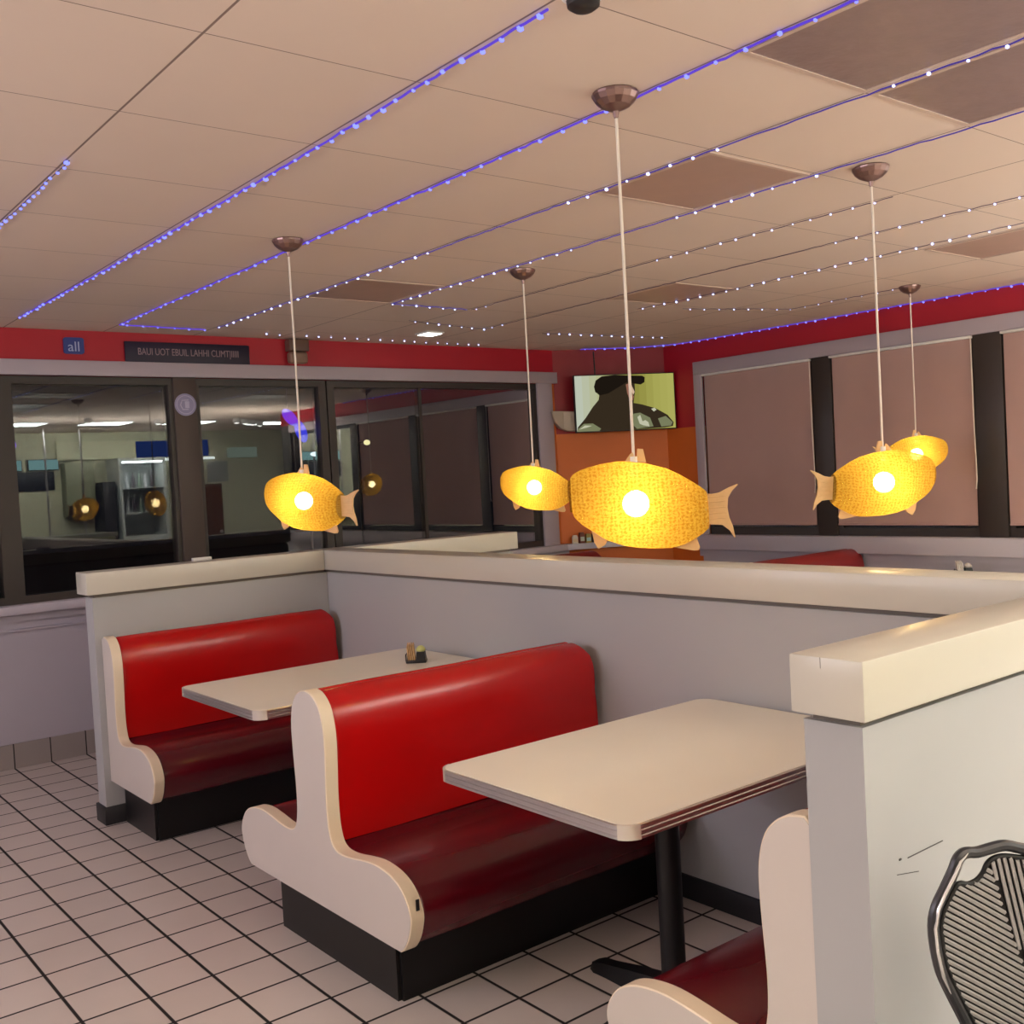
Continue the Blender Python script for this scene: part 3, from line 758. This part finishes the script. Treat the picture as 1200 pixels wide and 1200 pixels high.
names = [('condiment_pack', rgb(206, 198, 180), .07), ('condiment_pack', rgb(120, 60, 44), .09), ('condiment_pack', rgb(150, 130, 60), .075), ('condiment_pack', rgb(50, 48, 60), .085)]
labs = ['pale pack first from the left on the corner ledge', 'brown pack second from the left on the corner ledge', 'mustard pack third from the left on the corner ledge', 'dark pack nearest the big lamp on the corner ledge']
for k, (nm, c, h) in enumerate(names):
    p = chpt(.10 + .058 * k, .05, .957)
    e = empty(nm, p, ang + .2 * (k % 2), labs[k], 'pack', 'small packs on the corner ledge')
    m = MB(); m.rings([[Vector((x * s, y * s, z)) for x, y in ((-.022, -.018), (.022, -.018), (.022, .018), (-.022, .018))] for s, z in ((1, 0), (1, h * .75), (.7, h))])
    m.build('carton', mat('carton %d' % k, c, .5), e, smooth=20)
    m = MB(); m.box(-.018, .018, -.0195, -.0181, h * .2, h * .6); m.build('front_label', mat('carton label %d' % k, rgb(210 - 30 * k, 190, 150 + 20 * k), .5), e, smooth=0)

# ------------------------------------------------------------------ mesh-backed chair at lower right
def chair():
    e = empty('mesh_back_chair', (1.715, .807, 0), math.radians(-38.58), 'black chair with slatted grey shell back beside the near partition', 'chair')
    half = [(0, .890), (-.03, .894), (-.062, .903), (-.085, .901), (-.112, .897), (-.132, .899), (-.145, .891), (-.155, .871), (-.172, .843), (-.188, .817), (-.195, .787),
            (-.192, .749), (-.184, .710), (-.169, .674), (-.153, .640), (-.138, .608), (-.120, .572), (-.096, .538), (-.060, .512), (0, .503)]
    def bow(x, z): return -.9 * x * x - .10 * (z - .72) ** 2
    P3 = lambda x, z, k=0: Vector((x, bow(x, z) + k, z))
    def closed(pts2, k=0):
        lp_ = pts2 + [(-x, z) for x, z in reversed(pts2[1:-1])]
        q = [P3(x, z, k) for x, z in lp_]
        # smooth by Catmull-Rom
        out = []; n = len(q)
        for i in range(n):
            a, b, c, d = q[i - 1], q[i], q[(i + 1) % n], q[(i + 2) % n]
            for t in (0, .33, .67):
                out.append(.5 * ((2 * b) + (c - a) * t + (2 * a - 5 * b + 4 * c - d) * t * t + (3 * b - a - 3 * c + d) * t ** 3))
        return out + [out[0]], lp_
    pts, _ = closed(half)
    m = MB(); m.tube(pts, .0095, 10, cap=False); fr = m.build('back_frame', mat('dark grey frame', rgb(46, 46, 50), .32), e)
    rim = [(-.132, .901), (-.146, .889), (-.156, .870), (-.174, .843), (-.189, .818), (-.196, .787), (-.193, .748), (-.184, .705), (-.172, .676)]
    for sg in (1, -1):
        m = MB(); m.tube([P3(sg * x * .995, z, -.0085) for x, z in rim], [.0012] + [.0028] * (len(rim) - 2) + [.001], 6)
        m.build('rim_strip', mat('bright rim', rgb(210, 208, 208), .2, metal=.6), fr)
    inner = [(0, .875), (-.028, .879), (-.063, .886), (-.083, .884), (-.095, .875), (-.102, .862), (-.114, .851), (-.130, .847), (-.147, .850), (-.162, .830), (-.174, .811), (-.181, .785),
             (-.179, .750), (-.171, .711), (-.157, .676), (-.141, .643), (-.126, .612), (-.108, .578), (-.086, .547), (-.052, .524), (0, .516)]
    pts, lp = closed(inner, -.001)
    m = MB(); m.tube(pts, .0042, 8, cap=False); m.build('inner_frame', M_black, e)
    def inside(x, z):
        c = False; n = len(lp)
        for i in range(n):
            x1, z1 = lp[i]; x2, z2 = lp[(i + 1) % n]
            if (z1 > z) != (z2 > z) and x < (x2 - x1) * (z - z1) / (z2 - z1) + x1: c = not c
        return c
    seam = lambda z: max(.0, .035 + (z - .696) * .297)      # |x| of the seam between side and middle weave
    m = MB()
    def run(fn, n=70):
        cur = []
        for i in range(n + 1):
            x, z, ok = fn(i / n)
            if ok and inside(x, z): cur.append(P3(x, z, -.002))
            else:
                if len(cur) > 1: m.tube(cur[::4] + [cur[-1]], .0036, 5)
                cur = []
        if len(cur) > 1: m.tube(cur[::4] + [cur[-1]], .0036, 5)
    for sg in (1, -1):
        for k in range(46):
            z0 = .50 + k * .0112
            def ff(t, z0=z0, sg=sg):
                ax = .2 * (1 - t); z = z0 + (ax - .1) * .66
                return sg * ax, z, ax > seam(z) + .0015
            run(ff)
        for k in range(12):
            x0 = (k + .5) * .0105
            def gg(t, x0=x0, sg=sg):
                z = .50 + .42 * t; ax = x0 + (z - .75) * .208
                return sg * ax, z, 0.001 < ax < seam(z) - .0015
            run(gg)
    m.build('back_slats', mat('grey slats', rgb(176, 174, 174), .35, metal=.2, noise=.15, nscale=90), e, smooth=50)['label'] = 'pale grey slats of the back'
    rows = []
    zs = [.519 + i * .0145 for i in range(22)] + [.832, .840, .846]
    m = MB()
    for a_, b_ in ((zs, None), ):
        for z in a_:
            xs = [x * .002 for x in range(-100, 101) if inside(x * .002, z)]
            if not xs: continue
            rows.append([P3(min(xs) + (max(xs) - min(xs)) * i / 16, z, .003) for i in range(17)])
    rows = [r for r in rows if r[0].z < .847]
    m.rings(rows, closed=False, cap=False)
    top = []
    for z in (.834, .846, .855, .866, .876, .884):
        xs = [x * .002 for x in range(-52, 53) if inside(x * .002, z)]
        if xs: top.append([P3(-max(map(abs, xs)) + 2 * max(map(abs, xs)) * i / 16, z, .003) for i in range(17)])
    m.rings(top, closed=False, cap=False)
    m.build('back_web', mat('dark web', rgb(34, 32, 34), .6), e)
    # legs, seat
    m = MB(); rings = []
    for z, k in ((.425, .93), (.435, .985), (.452, 1), (.466, .98), (.474, .9)):
        rings.append([Vector((.215 * k * math.copysign(abs(math.cos(a)) ** .6, math.cos(a)), -.20 + .21 * k * math.copysign(abs(math.sin(a)) ** .6, math.sin(a)), z)) for a in [2 * PI * i / 32 for i in range(32)]])
    m.rings(rings); m.build('seat', mat('black seat', rgb(28, 28, 30), .6), e)
    for sg in (1, -1):
        m = MB(); m.tube([(sg * .10, -.012, .545), (sg * .125, -.005, .47), (sg * .14, .01, .40), (sg * .165, .045, .0)], [.012, .013, .013, .010], 8); m.build('leg', M_black, e)
        m = MB(); m.tube([(sg * .15, -.33, .43), (sg * .165, -.36, .25), (sg * .175, -.38, .0)], [.013, .012, .010], 8); m.build('leg', M_black, e)
chair()

# ------------------------------------------------------------------ counter area behind the camera (seen reflected in the front windows)
def wb(name, lab, cat, mt, x0, x1, z0, z1, y0, y1, bev=.004, group=None):
    m = MB(); c = ((x0 + x1) / 2, (y0 + y1) / 2, z0)
    m.box(x0 - c[0], x1 - c[0], y0 - c[1], y1 - c[1], 0, z1 - z0, bev)
    o = m.build(name, mt); o.location = c
    return tag(o, lab, cat, group)
for k, (a, b) in enumerate(((3.90, 4.24), (4.34, 4.76))):
    e = empty('menu_screen', ((a + b) / 2, YB, 2.02), 0, ('pale teal menu screen above the counter, first from the window frame in the reflection', 'wider pale teal menu screen above the counter, second in the reflection')[k], 'menu screen', 'menu screens over the counter')
    h = (b - a) / 2
    m = MB(); m.box(-h - .01, h + .01, 0, .05, 0, .17); m.build('screen_case', M_dark, e, smooth=0)
    m = MB(); m.box(-h, h, .05, .054, .01, .16); m.build('screen_face', emis('menu teal', (.45, .85, .85, 1), 3.2), e, smooth=0)
wb('serving_hatch', 'dark serving hatch in the counter wall', 'serving hatch', mat('hatch dark', rgb(14, 16, 30), .5), 3.85, 4.70, 1.72, 2.0, YB, YB + .03)
e = empty('service_counter', (4.4, YB + .75, 0), 0, 'olive service counter below the menu screens', 'counter')
m = MB(); m.box(-1.0, .8, -.3, .3, 0, 1.0); m.build('counter_body', mat('olive counter', rgb(150, 146, 110), .5), e, smooth=0)
for k in range(3):
    m = MB(); m.tube([(-.55 + .5 * k, .1, 1.05), (-.55 + .5 * k, .1, CZ)], .014, 8); tag(m.build('counter_post', M_alu), 'thin metal post rising from the service counter', 'post', 'metal posts on the counter').location = (4.4, YB + .75, 0)
m = MB(); m.box(-1.03, .83, -.33, .33, 1.0, 1.05, .005); m.build('counter_top', mat('grey counter top', rgb(120, 116, 104), .3), e)
wb('wall_panel_board', 'long pale olive soffit panel above the counter', 'panel', mat('soffit olive', rgb(204, 202, 172), .6), 4.75, 5.95, 2.16, 2.44, YB, YB + .06)
wb('cooking_hood', 'dark olive hood panel between the menu screens and the fridge', 'hood', mat('hood olive', rgb(128, 130, 104), .5), 4.80, 5.22, 1.30, 2.12, YB, YB + .25)
e = empty('display_fridge', (5.84, YB + .33, 0), 0, 'lit display fridge stocked with bottles', 'fridge')
m = MB(); m.box(-.36, .36, -.3, .25, 0, .95); m.box(-.36, .36, -.3, -.26, .95, 2.15); m.box(-.36, -.32, -.26, .25, .95, 2.15); m.box(.32, .36, -.26, .25, .95, 2.15); m.box(-.32, .32, -.26, .25, 2.10, 2.15)
for z in (1.3, 1.68): m.box(-.32, .32, -.26, .2, z, z + .015)
m.build('cabinet', mat('fridge grey', rgb(176, 180, 176), .4), e, smooth=0)
m = MB(); m.box(-.32, .32, .05, .24, 2.075, 2.098); m.build('light_strip', emis('fridge strip', (.9, 1, 1, 1), 40), e, smooth=0)
for k in range(12):
    z = (1.315, 1.695)[k // 6]
    m = MB(); m.lathe([(.03, 0), (.03, .16), (.012, .2), (.012, .24)], n=10)
    o = m.build('bottle', mat('bottle %d' % (k % 3), (rgb(110, 124, 110), rgb(190, 190, 194), rgb(70, 60, 66))[k % 3], .2)); o.location = (5.84 - .26 + .1 * (k % 6), YB + .3, z)
    tag(o, 'bottle standing in the lit display fridge', 'bottle', 'bottles in the display fridge')
e = empty('wall_board', (6.55, YB, 2.17), 0, 'long blue sign on the counter wall reflected in the glass', 'sign')
m = MB(); m.box(-.58, .60, 0, .03, 0, .26); m.build('sign_face', emis('blue sign glow', (.05, .12, .55, 1), 1.6), e, smooth=0)
m = MB(); m.box(-.3, .7, 0, .05, -.06, -.02); m.build('light_bar', emis('white bar', (.9, 1, 1, 1), 8), e, smooth=0)
m = MB(); m.box(.10, .2, .03, .036, .03, .15); m.build('sign_mark', emis('sign mark', (.3, .6, 1, 1), 2.2), e, smooth=0)
for k in range(2):
    wb('menu_board', ('grey menu board left of the pair above the brown door', 'grey menu board right of the pair above the brown door')[k], 'menu board', mat('menu board', rgb(150, 150, 146), .5, noise=.5, nscale=25), 6.70 + k * .42, 7.06 + k * .42, 1.73, 2.07, YB, YB + .02, group='menu boards')
e = empty('lit_sign', (7.75, YB, 2.12), 0, 'pale green lit sign on the counter wall', 'sign')
m = MB(); m.box(-.26, .26, 0, .06, 0, .17, .004); m.build('sign_box', emis('pale green sign', (.6, .75, .6, 1), 1.6), e)
e = struct(empty('door_1', (7.08, YB, 0)))
m = MB(); m.box(-.26, .26, 0, .04, 0, 1.7); m.build('door_leaf', mat('brown door', rgb(92, 52, 26), .4, noise=.2), e, smooth=0)
m = MB(); m.sphere((.2, .06, .9), .03); m.build('door_handle', M_alu, e)
wb('ice_machine', 'dark tall machine beside the display fridge', 'machine', M_dark, 5.25, 5.44, 0, 1.8, YB + .02, YB + .5)
# ceiling troffers over the counter; the last three are added for more light
M_troffer = emis('counter troffer', (.92, 1, .98, 1), 36)
for k, (x, y) in enumerate(((3.72, -1.30), (4.82, -1.25), (6.00, -1.25), (7.4, -1.5), (2.5, -2.5))):
    e = empty('troffer_light', (x, y, CZ), 0, ('long white ceiling light nearest the window frame in the reflection', 'long white ceiling light second in the reflection', 'added white ceiling light over the fridge end of the counter', 'added white ceiling light by the brown door', 'added white ceiling light at the dark end of the counter')[k], 'ceiling light', 'lit ceiling panels over the counter')
    m = MB(); m.box(-.30, .30, -.30, .30, -.012, 0); m.build('light_frame', M_white, e, smooth=0)
    m = MB(); m.box(-.28, .28, -.28, .28, -.018, -.010); m.build('diffuser', M_troffer, e, smooth=0)
for k, (x, y) in enumerate(((6.4, -.55), (6.62, -.75), (6.86, -1.0), (7.1, -1.25), (4.3, -.35), (5.3, -.6))):
    e = empty('spot_light', (x, y, CZ), 0, ('small round ceiling spot over the counter'), 'spot light', 'small ceiling spots over the counter')
    m = MB(); m.lathe([(.05, 0), (.05, -.06), (.04, -.065)], n=14); m.build('spot_housing', M_white, e)
    m = MB(); m.sphere((0, 0, -.065), .035, 2, (1, 1, .5)); m.build('spot_lens', emis('spot lens', (1, .98, .95, 1), 14), e)

# blue and violet reflections in the panes, built as glowing bodies outside them
def petal(m, c, r, sc, rot):
    t = bmesh.new(); bmesh.ops.create_icosphere(t, subdivisions=3, radius=r)
    m.join(t, Matrix.Translation(c) @ Matrix.Rotation(rot, 4, 'Y') @ Matrix.Diagonal((*sc, 1)))
e = empty('glow_reflection', (3.50, YF + .17, 2.30), 0, 'blue two-lobed reflection in the window by the left lamp cord, built as a glowing body', 'glowing reflection', 'glowing reflections built at the front windows')
m = MB(); petal(m, (-.045, 0, -.245), .075, (.55, .3, 1.0), -.75); petal(m, (.035, 0, -.345), .085, (.5, .3, 1.0), -.35)
m.build('glow_body', emis('deep blue glow', (.02, .03, .9, 1), .9), e)
m = MB(); m.tube([(-.06, 0, 0), (-.06, 0, -.2)], .0015, 5); m.build('added_thread', M_wire, e)
e = empty('glow_reflection', (1.60, YF + .17, 2.30), 0, 'small violet reflection at the left window frame, built as a glowing drop', 'glowing reflection', 'glowing reflections built at the front windows')
m = MB(); m.lathe([(.004, -.30), (.018, -.34), (.034, -.40), (.026, -.425), (.006, -.432)], n=16)
m.build('glow_body', emis('violet glow', (.16, .03, .8, 1), .8), e)
m = MB(); m.tube([(0, 0, 0), (0, 0, -.3)], .0015, 5); m.build('added_thread', M_wire, e)

# ------------------------------------------------------------------ outside: dark lot with two lamps
m = MB(); m.box(-14, 22, YF + .3, 40, -.35, -.3); struct(m.build('ground', mat('asphalt', rgb(30, 30, 32), .8), smooth=0))
for k, (x, y, zt) in enumerate(((10.5, 20, 2.25), (14.1, 24, 2.65))):
    e = empty('street_lamp', (x, y, -.3), 0, ('white hooked street lamp outside the window by the left fish lamp', 'yellowish street lamp glowing in the dark outside the middle window')[k], 'street lamp', 'street lamps outside')
    H_ = zt + .3
    m = MB(); m.tube([(0, 0, 0), (0, 0, H_ - .1), (.06, 0, H_), (.25, 0, H_ + .03)], .03, 8); m.build('lamp_post', M_black, e)
    m = MB(); m.sphere((.2 if k == 0 else 0.25, -.05, H_), .09, 2, (1.6 if k == 0 else 1, 1, .6 if k == 0 else .8)); m.build('lamp_head', emis(('white lamp head', 'yellow lamp head')[k], ((.9, .95, 1, 1), (1, .9, .45, 1))[k], 1.2), e)

# ------------------------------------------------------------------ lighting
w = bpy.data.worlds.new('night'); S.world = w; w.use_nodes = True
w.node_tree.nodes['Background'].inputs[0].default_value = (.012, .012, .018, 1)
w.node_tree.nodes['Background'].inputs[1].default_value = .3
def area(name, loc, rot, sx, sy, power, col):
    l = bpy.data.lights.new(name, 'AREA'); l.shape = 'RECTANGLE'; l.size = sx; l.size_y = sy; l.energy = power; l.color = col
    o = bpy.data.objects.new(name, l); COL.objects.link(o); o.location = loc; o.rotation_euler = rot
    return o
# unseen fill lights without fittings, added to wash the ceiling
area('ceiling_fill_back', (.6, -.9, 1.9), (PI, 0, 0), 3.0, .5, 105, (.96, 1, .95))
area('ceiling_fill_counter', (4.6, -.6, 1.9), (PI, 0, 0), 2.6, .5, 110, (.97, 1, .93))
area('ceiling_fill_left', (-2.5, 3.4, 1.8), (PI, math.radians(28), 0), .6, 3.6, 120, (.94, .95, 1))
area('ceiling_fill_right', (5.9, .75, 1.9), (PI, 0, 0), 1.2, .5, 80, (1, .98, .86))
area('aisle_fill', (-1.9, 3.9, 2.5), (0, math.radians(-30), 0), 1.2, 1.2, 34, (.70, .68, 1))  # unseen fill added to lift and tint the left side
area('counter_wall_fill', (5.0, -2.2, 2.5), (math.radians(-50), 0, 0), 3.5, .3, 130, (.95, 1, .92))  # unseen fill added to brighten the counter wall mirrored in the glass
a_ = area('near_floor_fill', (-.5, 1.1, 2.56), (0, 0, 0), .6, .6, 19, (1, .98, .80)); a_.data.spread = math.radians(100)  # unseen fill added to brighten the near floor by the aisle

# ------------------------------------------------------------------ camera
r = Vector((0.779349117596671, -0.6241814926271215, -0.0548854913712985)); u = Vector((0.06413022171991031, -0.007675747924364446, 0.9979120189455365)); f = Vector((0.6232995006924402, 0.7812416701351639, -0.03404681014389396))
cam = bpy.data.cameras.new('camera'); co = bpy.data.objects.new('camera', cam); COL.objects.link(co)
cam.sensor_width = 36; cam.sensor_fit = 'HORIZONTAL'; cam.lens = 36 * 1227.53 / 1200
cam.clip_start = .05; cam.clip_end = 200
co.matrix_world = Matrix(((r.x, u.x, -f.x, 0), (r.y, u.y, -f.y, 0), (r.z, u.z, -f.z, 1.55), (0, 0, 0, 1)))
S.camera = co
S.view_settings.view_transform = 'Standard'; S.view_settings.look = 'None'; S.view_settings.gamma = 1
S.view_settings.exposure = 0.0; S.view_settings.use_curve_mapping = False
